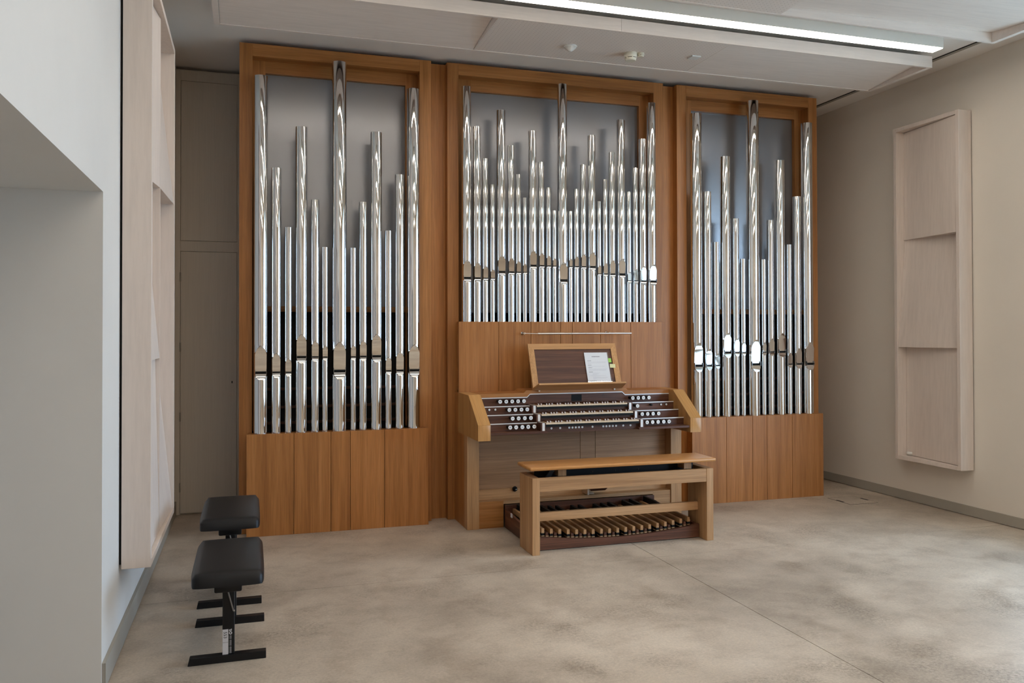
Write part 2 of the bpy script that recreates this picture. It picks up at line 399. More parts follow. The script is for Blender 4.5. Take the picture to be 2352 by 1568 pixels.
# ------------------------------------------------------------------ ceiling sound panels and lamps
def ceiling_panel(label, y0, y1, dn):
    x0, x1, z0, z1, rim = -.250, 5.462, 3.81, 3.905, .022
    t = thing('ceiling_sound_panel', label, 'ceiling panel', ((x0+x1)/2, (y0+y1)/2, z0), 'ceiling sound panels')
    xm = 2.607
    for a, b in ((x0, xm-.0012), (xm+.0012, x1)):
        G().box(a, b, y0, y0+rim, z0, z1).build('frame_board', 'plyX', t)
        G().box(a, b, y1-rim, y1, z0, z1).build('frame_board', 'plyX', t)
    G().box(x0, x0+rim*1.8, y0+rim, y1-rim, z0, z1).build('frame_end', 'plyX', t)
    G().box(x1-rim*1.8, x1, y0+rim, y1-rim, z0, z1).build('frame_end', 'plyX', t)
    for xm_ in (.3, 1.6, 2.6, 3.6, 4.9): G().box(xm_-.04, xm_+.04, y0+.2, y1-.2, z1-.008, ZC).build('mount', 'base', t)
    G().box(x0+.02, x1-.02, y0+rim, y1-rim, z1-.012, z1-.002).build('back_board', 'base', t)
    p0, p1 = 1.668, 3.532
    G().box(p0, p1, y0+rim, y1-rim, z0+.004, z0+.022).build('perforated_board', 'perf', t)
    for xs_ in (p0, p1-.012): G().box(xs_, xs_+.012, y0+rim, y1-rim, z0+.0225, z1-.013).build('board_edge', 'plyX', t)
    # plain boards left and right: recess at (near, far) side per end
    for (a, b), rec in (((x0+rim*1.8+.002, p0-.003), dn[0]), ((p1+.003, x1-rim*1.8-.002), dn[1])):
        (nl, fl_, nr, fr) = rec      # near-left, far-left, near-right, far-right recess
        c = [(a, y0+rim+.002, nl), (b, y0+rim+.002, nr), (b, y1-rim-.002, fr), (a, y1-rim-.002, fl_)]
        lo = [(x, y, z0+.004+d) for x, y, d in c]; hi = [(x, y, z+.012) for x, y, z in lo]
        G().twist(lo, hi).build('plain_board', 'plyX', t, smooth=True)
    return t
PIT = 1.337
ceiling_panel('ceiling sound panel of whitish plywood directly in front of the organ top', 5.572, 6.306,
              [(.060, 0, .070, 0), (0, 0, .062, 0)])
ceiling_panel('nearer ceiling sound panel on the camera side of the long lamp', 5.572-PIT, 6.306-PIT,
              [(.004, .06, 0, .0), (.0, .050, .01, .072)])
def lamp(y, label):
    x0, x1 = -.02, 5.200
    t = thing('linear_ceiling_lamp', label, 'lamp', ((x0+x1)/2, y, 3.822), 'linear ceiling lamps')
    G().box(x0, x1, y-.056, y+.056, 3.826, 3.905).build('housing', 'lampbody', t)
    G().box(x0+.004, x1-.004, y-.052, y+.052, 3.822, 3.8262).build('diffuser', 'lamp', t)
    G().box(x0+.1, x1-.1, y-.02, y+.02, 3.905, ZC).build('mount', 'lampbody', t)
lamp(5.245, 'long lit linear lamp between the two ceiling sound panels')
for k in range(1, 5): lamp(5.245-2.05*k, '%s linear ceiling lamp back from the organ, mirrored in the pipes' % ['second', 'third', 'fourth', 'fifth'][k-1])
# sensors on the perforated board
ZP = 3.814
t = thing('presence_sensor', 'round white cone-shaped presence sensor on the perforated ceiling board', 'sensor', (2.365, 5.985, ZP))
G().lathe([(.050, 0), (.052, .004), (.050, .012)], (2.365, 5.985, ZP), sgn=-1).build('base', 'whiteplastic', t, smooth=True)
G().lathe([(.046, .012), (.036, .024), (.020, .036), (.012, .042), (.002, .043)], (2.365, 5.985, ZP), sgn=-1).build('lens', 'whiteplastic', t, smooth=True)
t = thing('smoke_detector', 'cream smoke detector with a small side unit on the perforated ceiling board', 'smoke detector', (2.885, 6.0, ZP))
def detector(c, r, h, nm):
    b = G().lathe([(r*.92, 0), (r, .01*h), (r, .38*h), (r*.93, .55*h), (r*.90, .6*h)], c, sgn=-1).build(nm, 'cream', t, smooth=True)
    G().lathe([(r*.80, .6*h), (r*.80, .68*h)], c, sgn=-1).build('vent_gap', 'black', b, smooth=True)
    G().lathe([(r*.88, .68*h), (r*.84, .9*h), (r*.74, h), (.004, h*1.01)], c, sgn=-1).build('cap', 'cream', b, smooth=True)
    for a in range(6):
        x, y = c[0]+r*.85*math.cos(a*1.047+.4), c[1]+r*.85*math.sin(a*1.047+.4)
        G().box(x-.004, x+.004, y-.004, y+.004, c[2]-.7*h, c[2]-.58*h).build('rib', 'cream', b)
detector((2.885, 6.0, ZP), .052, .062, 'body'); detector((2.962, 5.972, ZP), .026, .032, 'side_unit')
G().box(2.92, 2.96, 5.975, 5.995, ZP-.010, ZP).build('bridge', 'cream', t)
t = thing('ceiling_plate', 'flat square white cover plate on the perforated ceiling board', 'cover plate', (3.42, 5.93, ZP))
G().box(3.375, 3.455, 5.89, 5.97, ZP-.010, ZP).build('cover', 'whiteplastic', t, bevel=.002)
G().box(3.380, 3.450, 5.895, 5.965, ZP-.002, ZP+.001).build('base', 'base', t)

# ------------------------------------------------------------------ organ cases
FY, IY, TOP = 6.942, 7.055, 3.913     # front of the frames, inner frames, top
def tower(name, label, x0, x1, inner, panel, joints, ptop, pz0=0.):
    t = thing(name, label, 'organ case', ((x0+x1)/2, FY, 0))
    s = .10
    G().box(x0, x0+s, FY, 7.10, 0, TOP).build('stile', 'oakZ', t, bevel=.0015)
    G().box(x1-s, x1, FY, 7.10, 0, TOP).build('stile', 'oakZ', t, bevel=.0015)
    G().box(x0+s, x1-s, FY, 7.10, TOP-s, TOP).build('header', 'oakX', t, bevel=.0015)
    a, b = inner
    G().box(x0+s, a, IY, IY+.04, ptop, TOP-s).build('inner_stile', 'oakZ', t)
    G().box(b, x1-s, IY, IY+.04, ptop, TOP-s).build('inner_stile', 'oakZ', t)
    G().box(a, b, IY, IY+.04, 3.716, TOP-s).build('inner_rail', 'oakX', t)
    zr = max(1.769, ptop+.02)
    G().box(a-.02, b+.02, IY+.042, IY+.062, zr, 3.75).build('rear_panel', 'grey', t)
    if ptop < 1.5:
        G().box(a, b, IY+.01, IY+.04, 1.769, 1.814).build('rack_rail', 'oakX', t)
        for z in (1.12, .97, .84): G().box(x0+s, x1-s, 7.14, 7.16, z, z+.02).build('rack_rail', 'walX', t)  # walnut tone puts the shade of the case into these rails
        G().box(x0+s, x1-s, 7.17, 7.19, ptop-.1, 1.79).build('shade_board', 'dark', t)  # near-black sheet added as the shade behind the lower pipes
    # closed case behind; its shade is in the near-black back and top
    G().box(x0+.01, x0+.03, 7.10, YB-.01, 0, TOP-.02).build('case_side', 'oakZ', t)
    G().box(x1-.03, x1-.01, 7.10, YB-.01, 0, TOP-.02).build('case_side', 'oakZ', t)
    G().box(x0+.03, x1-.03, 7.72, 7.74, 0, TOP-.03).build('case_back', 'dark', t)
    G().box(x0+.01, x1-.01, 7.10, YB-.01, TOP-.02, TOP).build('case_top', 'dark', t)
    # front boards with real joints, and the ledge the pipes stand on
    p0, p1 = panel; xs = [p0]+joints+[p1]
    for i in range(len(xs)-1):
        G().box(xs[i]+(.0016 if i else 0), xs[i+1]-(.0016 if i < len(xs)-2 else 0), 6.82, 6.842, pz0, ptop).build('front_board', 'oakZ', t, bevel=.0012)
    G().box(p0+.012, p1-.012, 6.842, FY, pz0+.02, ptop-.001).build('pipe_ledge', 'oakX', t)
    return t
XT = {'L': .692, 'C': 2.6395, 'R': 4.5885}
tower('organ_case', 'left oak organ case holding thirteen pipes beside the greige cabinet', -.085, 1.469, (.117, 1.268), (-.027, 1.417), [.332, .62, .774, 1.051], .80)
tower('organ_case', 'wide middle oak organ case above the console', 1.609, 3.67, (1.848, 3.475), (1.677, 3.619), [2.031, 2.322, 2.596, 2.705, 2.977, 3.271], 1.687, 1.085)
tower('organ_case', 'right oak organ case beside the right wall', 3.81, 5.367, (4.026, 5.187), (3.889, 5.326), [4.249, 4.531, 4.688, 4.972], .80)
for x0, x1, lab in ((1.469, 1.609, 'narrow recessed oak board between the left and middle organ cases'), (3.67, 3.81, 'narrow recessed oak board between the middle and right organ cases')):
    o = G().box(x0, x1, 7.018, 7.05, 0, TOP).build('filler_board', 'oakZ', org=((x0+x1)/2, 7.018, 0)); tag(o, lab, 'board', 'filler boards')

# ------------------------------------------------------------------ organ pipes
YP = 6.885
NF, NA = 9, 36
def pipe(label, x, r, z0, zt, za, zs, zb, group):
    """z0 foot, zt top, za apex of the upper lip, zs lower edge of the mouth, zb lower tip of the lower lip"""
    t = thing('organ_pipe', label, 'organ pipe', (x, YP, z0), group)
    w0, d0 = .82*r, .62*r
    gap = .22*r; zm = zs+gap                     # mouth between zs and zm
    rows = []                                    # z, half width of the flat, depth of the flat, kind of the band above this row
    def add(z, w_, d, kind): rows.append((z, w_, d, kind))
    add(z0, None, None, 'body'); add(zb-.0005, None, None, 'body')
    for k in range(9):
        u = 1-k/8; wv = w0*math.sqrt(max(1-u*u, 0)); add(zb+(zs-zb)*(1-u), max(wv, .02*r), r*.985+(d0-r*.985)*(1-u)**1.5, 'lower')
    rows[-1] = (*rows[-1][:3], 'mouth')
    zsp = za-1.35*r
    add(zm, w0, d0, 'upper'); add(zsp, w0, d0+.18*r*(zsp-zm)/(za-zm), 'upper')
    for k in range(1, 9):
        u = k/8; z = zsp+(za-zsp)*u
        add(z, max(w0*(1-u**1.75), .02*r), d0+(.22*r)*(z-zm)/(za-zm)+(.12*r*u**4), 'upper')
    rows[-1] = (*rows[-1][:3], 'body')
    add(za+.0005, None, None, 'body'); add(zt, None, None, 'top')
    ring = []
    for z, w_, d, kind in rows:
        pts = []
        if w_ is None:
            ph = .06
            for i in range(NF): a = -ph+2*ph*i/(NF-1); pts.append((r*math.sin(a), -r*math.cos(a), z))
        else:
            for i in range(NF): pts.append((-w_+2*w_*i/(NF-1), -d, z))
            ph = min(math.asin(min(w_/r, 1))+.09, 1.25)
        for i in range(NA): a = ph+(2*math.pi-2*ph)*i/(NA-1); pts.append((r*math.sin(a), -r*math.cos(a), z))
        ring.append([(px+x, py+YP, pz) for px, py, pz in pts])
    n = NF+NA
    body, up_, low = G(), G(), G()
    for k in range(len(rows)-1):
        kind = rows[k][3]
        for i in range(n):
            j = (i+1) % n
            q = [ring[k][i], ring[k][j], ring[k+1][j], ring[k+1][i]]
            flat = i < NF-1
            g = body
            if flat and kind == 'upper': g = up_
            elif flat and kind == 'lower': g = low
            elif flat and kind == 'mouth': continue
            o = len(g.v); g.v += q; g.f.append((o, o+1, o+2, o+3))
    # weld and shade
    def weld(g, nm, mat):
        o = g.build(nm, mat, t)
        bm = bmesh.new(); bm.from_mesh(o.data); bmesh.ops.remove_doubles(bm, verts=bm.verts, dist=1e-6)
        bmesh.ops.recalc_face_normals(bm, faces=bm.faces); bm.to_mesh(o.data); bm.free()
        o.data.polygons.foreach_set('use_smooth', [True]*len(o.data.polygons)); o.data.set_sharp_from_angle(angle=R(24)); return o
    # rim and inner wall at the open top
    ri = r-.0012
    top = [(ri*math.sin(2*math.pi*i/40)+x, -ri*math.cos(2*math.pi*i/40)+YP) for i in range(40)]
    weld(body, 'body', 'tin'); weld(up_, 'upper_lip', 'tin'); weld(low, 'lower_lip', 'tin')
    g = G()
    for i in range(40):
        j = (i+1) % 40; o = len(g.v)
        g.v += [(*top[i], zt-.0005), (*top[j], zt-.0005), (*top[j], zt-.25), (*top[i], zt-.25)]; g.f.append((o, o+1, o+2, o+3))
    g.build('inner_wall', 'tin_in', t, smooth=True)
    G().box(x-w0*1.02, x+w0*1.02, YP-d0+.10*r, YP-d0+.5*r, zs-.05*r, zm+.05*r).build('mouth', 'black', t)
    for s in (-1, 1):
        G().box(x+s*w0*.99-.018*r*s-.025*r, x+s*w0*.99-.018*r*s+.025*r, YP-d0-.26*r, YP-d0+.12*r, zs-.18*r, zm+.30*r).build('ear', 'earmetal', t)
    G().cyl((x-w0*.97, YP-d0-.17*r, zs+.12*r), (x+w0*.97, YP-d0-.17*r, zs+.12*r), .095*r, n=10).build('beard_roller', 'black', t, smooth=True)
SIDE = [(.612, .0535, 3.635, 1.495, 1.280, 1.222), (.494, .038, 2.910, 1.436, 1.280, 1.236), (.4005, .0285, 2.440, 1.392, 1.279, 1.246),
        (.300, .047, 3.250, 1.584, 1.400, 1.350), (.192, .033, 2.669, 1.531, 1.399, 1.362), (.113, .0245, 2.289, 1.494, 1.398, 1.369)]
SMID = (0, .0595, 3.802, 1.521, 1.283, 1.214)
CENT = [(.8765, .0410, 3.697, 2.211, 2.059, 2.020), (.784, .0330, 3.360, 2.195, 2.059, 2.023), (.7105, .0248, 3.091, 2.166, 2.059, 2.030), (.646, .0210, 2.870, 2.140, 2.059, 2.034),
        (.5675, .0385, 3.518, 2.259, 2.117, 2.081), (.4785, .0295, 3.218, 2.242, 2.117, 2.085), (.411, .0232, 2.970, 2.216, 2.117, 2.091), (.3525, .0184, 2.770, 2.195, 2.117, 2.096),
        (.280, .0360, 3.357, 2.310, 2.178, 2.142), (.198, .0257, 3.090, 2.292, 2.178, 2.148), (.132, .0216, 2.870, 2.270, 2.178, 2.154), (.077, .0173, 2.669, 2.247, 2.178, 2.159)]
CMID = (0, .0445, 3.793, 2.212, 2.053, 2.014)
ORD = ['first', 'second', 'third', 'fourth', 'fifth', 'sixth', 'seventh', 'eighth', 'ninth', 'tenth', 'eleventh', 'twelfth', 'thirteenth', 'fourteenth', 'fifteenth',
       'sixteenth', 'seventeenth', 'eighteenth', 'nineteenth', 'twentieth', 'twenty-first', 'twenty-second', 'twenty-third', 'twenty-fourth', 'twenty-fifth']
for key, half, mid, z0, where in (('L', SIDE, SMID, .80, 'left'), ('C', CENT, CMID, 1.687, 'middle'), ('R', SIDE, SMID, .80, 'right')):
    seq = [(-h[0], *h[1:]) for h in half]+[mid]+[h for h in reversed(half)]
    for i, (dx, r, zt, za, zs, zb) in enumerate(seq):
        if i == len(half): lab = 'tallest mirror-bright pipe in the centre of the %s organ case' % where
        elif i == 0: lab = 'leftmost mirror-bright pipe standing in the %s organ case' % where
        elif i == len(seq)-1: lab = 'rightmost mirror-bright pipe standing in the %s organ case' % where
        else: lab = '%s mirror-bright pipe from the left in the %s organ case' % (ORD[i], where)
        pipe(lab, XT[key]+dx, r, z0, zt, za, zs, zb, 'front pipes of the %s case' % where)

# ------------------------------------------------------------------ console
CX = 2.641
C = thing('organ_console', 'oak and walnut organ console with three manuals and white stop knobs', 'organ console', (CX, 6.6, 0))
for a, b in ((1.672, 1.772), (3.508, 3.610)):
    G().prism([(6.82, 1.092), (6.479, 1.092), (6.18, .877), (6.18, .757), (6.82, .757)], 'X', a, b).build('cheek', 'cheek', C, bevel=.0012)
    sl = math.atan2(1.092-.877, 6.479-6.18); ln_ = math.hypot(1.092-.877, 6.479-6.18)
    put('slope_veneer', G().box(-(b-a)/2, (b-a)/2, 0, ln_, 0, .0016).data('slope_veneer', 'cheekY'), C, ((a+b)/2, 6.18, .877), (sl, 0, 0))
    G().box(a, b, 6.52, 6.62, 0, .757).build('leg', 'paleZ', C, bevel=.0012)
    G().box(a, b, 6.62, 6.94, 0, .757).build('side_panel', 'oakZ', C, bevel=.001)
    G().box(a, b, 6.82, 6.94, .757, 1.084).build('side_panel', 'oakZ', C)
# top with the raised middle
G().prism([(1.772, 1.0605), (2.195, 1.0605), (2.221, 1.0855), (3.060, 1.0855), (3.086, 1.0605), (3.508, 1.0605), (3.508, 1.092), (3.115, 1.092), (3.09, 1.114), (2.19, 1.114), (2.165, 1.092), (1.772, 1.092)],
          'Y', 6.555, 6.82).build('top_board', 'oakX', C)
RY = (6.559, 6.474, 6.385, 6.295); RZ = (1.054, .992, .932, .872)      # faces of the four stop terraces and their upper edges
YK = (6.415, 6.305, 6.197); ZK = (.998, .936, .878)                    # key fronts: top, middle, lower manual; key tops
KL, KR = 2.226, 3.056                                                  # inner width between the key cheeks
# uppermost fascia across the full width with a raised centre
G().prism([(1.772, .985), (3.508, .985), (3.508, 1.0605), (3.086, 1.0605), (3.060, 1.0855), (2.221, 1.0855), (2.195, 1.0605), (1.772, 1.0605)], 'Y', 6.559, 6.575).build('fascia', 'walX', C)
pts = [(1.772, 1.056), (2.195, 1.056), (2.221, 1.081), (3.060, 1.081), (3.086, 1.056), (3.508, 1.056)]
g = G(); hh = .0035
for (xa, za), (xb, zb_) in zip(pts, pts[1:]):
    g.prism([(xa, za-hh), (xb, zb_-hh), (xb, zb_+hh), (xa, za+hh)], 'Y', 6.553, 6.561)
g.build('silver_edge', 'silver', C)
for side, (a, b) in enumerate(((1.772, 2.206), (3.076, 3.508))):
    for k in range(4):
        y, z = RY[k], RZ[k]
        zl = RZ[k+1] if k < 3 else .815
        if k: G().box(a, b, y, y+.012, zl-.004, z).build('stop_terrace', 'walX', C)
        if k: G().box(a, b, y-.004, y+.004, z-.0035, z+.0035).build('silver_edge', 'silver', C)
        yt = RY[k+1] if k < 3 else 6.19
        G().box(a, b, yt+.004, y, zl-.014, zl-.004).build('terrace_tread', 'walX', C)
    xa, xb = (1.772, 2.238) if side == 0 else (3.042, 3.505)
    G().box(xa, xb, 6.19, 6.56, .797, .815).build('bottom_shelf', 'walX', C, bevel=.001)
G().box(2.20, 3.08, 6.235, 6.56, .797, .806).build('key_bed', 'walX', C)
for k in range(3):                                                     # key cheeks with silver strips
    y, z = YK[k], ZK[k]; zl = ZK[k+1]+.002 if k < 2 else .815
    for a, b, s0, s1 in ((2.190, 2.229, 2.202, 2.222), (3.052, 3.090, 3.058, 3.078)):
        G().box(a, b, y, RY[k]+.02, zl, z+.001).build('key_cheek', 'walY', C)
        G().box(s0, s1, y-.002, y+.002, zl+.002, z).build('silver_strip', 'silver', C)
        G().box(s0+.005, s1-.005, y+.002, RY[k]+.01, z, z+.0015).build('silver_strip', 'silver', C)
# manuals
NW = 34; KW = (3.043-2.234)/NW
def key_mesh(x0, x1, y0, y1, z0, z1, mat, nm, tip=None): return G().box(x0, x1, y0, y1, z0, z1).data(nm, mat)
nat = G().box(-KW/2+.0005, KW/2-.0005, 0, .115, -.012, 0).data('natural_key', 'ivory')
shp = G().hexa([(-.0068, 0, 0), (.0068, 0, 0), (.0068, .084, 0), (-.0068, .084, 0)], [(-.0055, .004, .012), (.0055, .004, .012), (.0055, .084, .012), (-.0055, .084, .012)]).data('sharp_key', 'walY')
tipm = G().hexa([(-.0060, -.0012, .0005), (.0060, -.0012, .0005), (.0060, 0, .0005), (-.0060, 0, .0005)], [(-.0052, .0025, .0115), (.0052, .0025, .0115), (.0052, .004, .0115), (-.0052, .004, .0115)]).data('tip', 'sharpfront')
SH = {0, 1, 3, 4, 5}
for k in range(3):
    y, z = YK[k], ZK[k]
    man = G().box(2.230, 3.047, y+.010, y+.115, z-.020, z-.0125).build('manual', 'black', C)
    man['label'] = ['top manual', 'middle manual', 'lowest manual'][k]
    G().box(2.230, 3.047, y+.004, y+.016, z-.031, z-.0125).build('key_slip', 'black', man)
    for i in range(NW):
        xc = 2.234+KW*(i+.5)
        put('natural_key', nat, man, (xc, y, z))
        if i % 7 in SH and i < NW-1:
            s = put('sharp_key', shp, man, (xc+KW/2, y+.031, z)); put('tip', tipm, s)
    zl = ZK[k+1]-.004 if k < 2 else .806
    G().box(2.229, 3.052, y+.03, y+.042, zl, z-.020).build('manual_board', 'walX', C)
G().box(2.222, 3.060, 6.236, 6.250, .800, .858).build('piston_rail', 'walX', C)
# knobs
kn = G().lathe([(.0125, 0), (.0125, .046), (.0155, .052), (.0175, .060), (.0175, .064), (.0165, .066)], (0, 0, 0), n=20, axis='Y', sgn=-1).data('stop_knob', 'black', smooth=True)
kf = G().lathe([(.0158, .0655), (.0158, .0672), (.0145, .0682)], (0, 0, 0), n=20, axis='Y', sgn=-1).data('face', 'white', smooth=True)
def engrave(v):
    g = G(); yy = -.0685
    rows_ = [[(-.006, .006, .0052)], [(-.0095, .0095, .0)], [(-.003, .003, -.0062)]] if v == 0 else [[(-.0092, .0092, .001)], [(-.003, .003, -.006)]] if v == 1 else [[(-.005, .005, .0005)]]
    for row in rows_:
        for a, b, z in row:
            n = max(2, int((b-a)/.0034)); h = .0017 if z > -.004 else .0011
            for i in range(n):
                p = a+(b-a)*i/n; g.box(p, p+(b-a)/n*.78, yy, yy+.0006, z-h, z+h)
    return g.data('engraving', 'ink')
EN = [engrave(0), engrave(1), engrave(2)]
sc_ = lambda k: (RY[k]-.065)/(RY[k]-.03)
KN = [[(1.954, 2.006, 2.057, 2.108, 2.159, 3.148, 3.200, 3.249, 3.302), 1.027, [0, 0, 0, 0, 1, 0, 0, 1, 2]],
      [(2.006, 2.057, 2.109, 2.159, 3.151), .966, [1, 0, 0, 1, 2]],
      [(2.006, 2.056, 2.108, 2.160, 3.151, 3.201, 3.252, 3.304), .905, [1, 1, 1, 1, 1, 1, 2, 2]],
      [(1.957, 2.006, 2.058, 2.107, 2.158, 3.151, 3.201, 3.252, 3.304, 3.354), .845, [0, 1, 1, 0, 1, 1, 2, 2, 2, 0]]]
for k, (xs, z, vs) in enumerate(KN):
    for x, v in zip(xs, vs):
        o = put('stop_knob', kn, C, (x*sc_(k), RY[k], 1.6-(1.6-z)*sc_(k))); put('face', kf, o); put('engraving', EN[v], o)
pb = G().lathe([(.0085, 0), (.0095, .004), (.0095, .009)], (0, 0, 0), n=16, axis='Y', sgn=-1).data('piston', 'black', smooth=True)
pf = G().lathe([(.0082, .0088), (.0082, .0105), (.0072, .0112)], (0, 0, 0), n=16, axis='Y', sgn=-1).data('face', 'white', smooth=True)
pe = G().box(-.0022, .0022, -.0118, -.0110, -.0014, .0014).data('engraving', 'ink')
for x in (2.289, 2.364, 2.441, 2.469, 2.497, 2.525, 2.554, 2.643, 2.737, 2.765, 2.793, 2.822, 2.851, 2.915, 2.980):
    o = put('piston', pb, C, (x, 6.236, .831)); put('face', pf, o); put('engraving', pe, o)
for x, y, z in ((1.843, RY[1], .970), (1.894, RY[1], .970), (3.385, RY[1], .970), (3.435, RY[1], .970)):
    o = put('piston', pb, C, (x, y, z)); put('face', pf, o); put('engraving', pe, o)
led = G().lathe([(.003, 0), (.003, .001), (.001, .002)], (0, 0, 0), n=8, axis='Y', sgn=-1).data('indicator', 'cream')
for x in (2.257, 2.402, 2.597, 2.688, 2.881, 3.030): put('indicator', led, C, (x, 6.236, .833))
G().cyl((3.284, 6.474, .971), (3.284, 6.440, .971), .008, n=14).build('key_switch', 'black', C, smooth=True)
G().box(2.591, 2.685, 6.5575, 6.562, 1.013, 1.069).build('display', 'black', C)
g = G()                                                                # small maker's mark and lines of lettering
mx, mz = 2.885, 1.060
g.prism([(mx-.010, mz-.012), (mx-.0075, mz-.010), (mx-.006, mz+.006), (mx-.010, mz+.006)], 'Y', 6.5582, 6.5588)
g.prism([(mx+.001, mz-.004), (mx+.005, mz-.010), (mx+.008, mz-.009), (mx+.0045, mz-.002), (mx+.0045, mz+.012), (mx+.001, mz+.012)], 'Y', 6.5582, 6.5588)
g.build('maker_emblem', 'ink', C); g = G()
for i in range(14): g.box(mx-.052+i*.0078, mx-.052+i*.0078+.0058, 6.5582, 6.5588, mz-.0215, mz-.0195)
for i in range(5): g.box(mx-.014+i*.006, mx-.014+i*.006+.0042, 6.5582, 6.5588, mz-.027, mz-.0255)
g.build('maker_lettering', 'ink', C); g = G()
for a in (2.366, 2.392, 2.413, 2.434): g.box(a, a+.016, 6.5582, 6.5588, 1.0155, 1.018)
g.build('fascia_lettering', 'ink', C)
# knee boards, toe board (pale tone for where light reaches), plinth
for a, b in ((1.772, 2.6955), (2.6985, 2.8375), (2.8405, 3.508)):
    G().box(a, b, 6.627, 6.645, .30, .80).build('knee_board', 'knee', C, bevel=.001)
G().box(1.772, 3.508, 6.616, 6.645, .216, .299).build('toe_board', 'paleX', C, bevel=.001)
G().box(1.772, 3.508, 6.532, 6.62, .205, .2165).build('plinth_top', 'paleX', C, bevel=.001)
G().box(1.773, 1.982, 6.530, 6.545, 0, .216).build('plinth_front', 'oakX', C, bevel=.001)
G().box(3.335, 3.507, 6.530, 6.545, 0, .216).build('plinth_front', 'paleX', C, bevel=.001)
G().box(1.982, 3.335, 6.530, 6.545, .19, .216).build('plinth_front', 'paleX', C)
k = G().lathe([(.021, 0), (.022, .006), (.020, .012), (.012, .014), (.013, .034), (.011, .038)], (2.105, 6.616, .292), n=20, axis='Y', sgn=-1).build('toe_stud', 'black', C, smooth=True)
G().prism([(2.099, .293), (2.107, .289), (2.107, .297)], 'Y', 6.5775, 6.579).box(2.1095, 2.1125, 6.5775, 6.579, .289, .297).build('arrow_mark', 'sticker', k)
sw = G().hexa([(2.73, 6.47, .262), (2.86, 6.47, .262), (2.86, 6.60, .30), (2.73, 6.60, .30)], [(2.72, 6.45, .282), (2.872, 6.45, .282), (2.872, 6.60, .33), (2.72, 6.60, .33)]).build('swell_pedal', 'walX', C)
G().box(2.712, 2.728, 6.50, 6.62, .225, .275).build('hinge_plate', 'steel', sw)
G().box(2.728, 2.785, 6.53, 6.60, .225, .232).build('hinge_foot', 'steel', sw)

# music desk
D = thing('music_desk', 'tilted walnut music desk with oak frame standing on the console', 'music stand', (CX, 6.58, 1.114))
n_ = Vector((0, .1097, .2813)).normalized(); fwd = Vector((0, -n_.z, n_.y))           # up along the desk, and out of its face
B0 = Vector((CX, 6.5403, 1.1675))                                                      # bottom centre of the walnut face
def desk(u, v, d): return B0+Vector((u, 0, 0))+n_*v+fwd*d
def deskbox(g, u0, u1, v0, v1, d0, d1):
    lo = [desk(u0, v0, d0), desk(u1, v0, d0), desk(u1, v1, d0), desk(u0, v1, d0)]; hi = [desk(u0, v0, d1), desk(u1, v0, d1), desk(u1, v1, d1), desk(u0, v1, d1)]
    return g.hexa(lo, hi)
HV = .302
deskbox(G(), -.352, .352, -.001, HV+.001, -.016, -.004).build('panel', 'walX', D)
def mit(a, b, c, d_): return G().hexa([desk(*p, -.018) for p in (a, b, c, d_)], [desk(*p, .004) for p in (a, b, c, d_)])
o_, i_ = .403, .3525
mit((-o_, HV+.051), (-i_, HV), (i_, HV), (o_, HV+.051)).build('frame_top', 'goldX', D)
mit((-o_, -.052), (-i_, 0), (-i_, HV), (-o_, HV+.051)).build('frame_side', 'goldZ', D)
mit((i_, 0), (o_, -.052), (o_, HV+.051), (i_, HV)).build('frame_side', 'goldZ', D)
mit((-i_, 0), (-o_, -.052), (o_, -.052), (i_, 0)).build('frame_bottom', 'goldX', D)
lo = [desk(-.402, -.054, .004), desk(.402, -.054, .004), desk(.402, -.036, .004), desk(-.402, -.036, .004)]
hi = [desk(-.390, -.050, .122), desk(.390, -.050, .122), desk(.390, -.036, .122), desk(-.390, -.036, .122)]
G().hexa(lo, hi).build('ledge', 'goldX', D)
for s in (-.342, .342): G().cyl((CX+s, 6.565, 1.107), (CX+s, 6.545, 1.107), .0055, n=12).cyl((CX+s, 6.545, 1.107), (CX+s, 6.541, 1.107), .008, n=12).build('brass_peg', 'chrome', D, smooth=True)
G().box(CX-.38, CX+.38, 6.575, 6.60, 1.114, 1.135).build('rear_support', 'oakX', D)
# sheet in its sleeve, notes
S = thing('music_sheet', 'printed white sheet in a clear sleeve leaning on the walnut music desk', 'sheet', tuple(desk(.20, -.03, .006)))
u0, u1, v0, v1 = .096, .310, -.034, .268
deskbox(G(), u0, u1, v0, v1, .0045, .0052).build('paper', 'paper', S)
deskbox(G(), u0-.002, u1+.010, v0, v1+.004, .0064, .0068).build('sleeve', 'glass', S)
g = G()
ln = [(.245, .045, .12, .0035), (.208, 0, .035, .0022), (.196, 0, .17, .0012), (.188, 0, .165, .0012), (.181, 0, .03, .0012), (.167, 0, .03, .0022), (.157, 0, .155, .0012), (.145, 0, .035, .0022),
      (.133, 0, .17, .0012), (.126, 0, .165, .0012), (.119, 0, .16, .0012), (.106, 0, .035, .0022), (.096, .03, .10, .0012), (.089, .03, .085, .0012), (.082, .03, .07, .0012),
      (.073, .01, .15, .0012), (.063, .03, .09, .0012), (.056, .03, .165, .0012), (.049, .03, .15, .0012), (.042, .03, .06, .0012), (.026, 0, .055, .0022), (.014, .025, .07, .0012), (.002, 0, .035, .0022)]
hd = G()
for v, a, b, h in ln:
    q = u0+.022+a
    while q < u0+.022+b:
        wd = random.uniform(.006, .016); deskbox(hd if h > .002 else g, q, min(q+wd, u0+.022+b), v+v0+.02-h, v+v0+.02+h, .0053, .0056); q += wd+.0025
hd.build('heading_print', 'inkmid', S); g.build('body_print', 'inkpale', S)
o = deskbox(G(), u1+.002, u1+.030, .176, .214, .0072, .0076).build('sticky_note', 'green', org=tuple(desk(u1+.01, .19, .007))); tag(o, 'small green sticky note at the right edge of the sheet', 'sticky note', 'sticky notes')
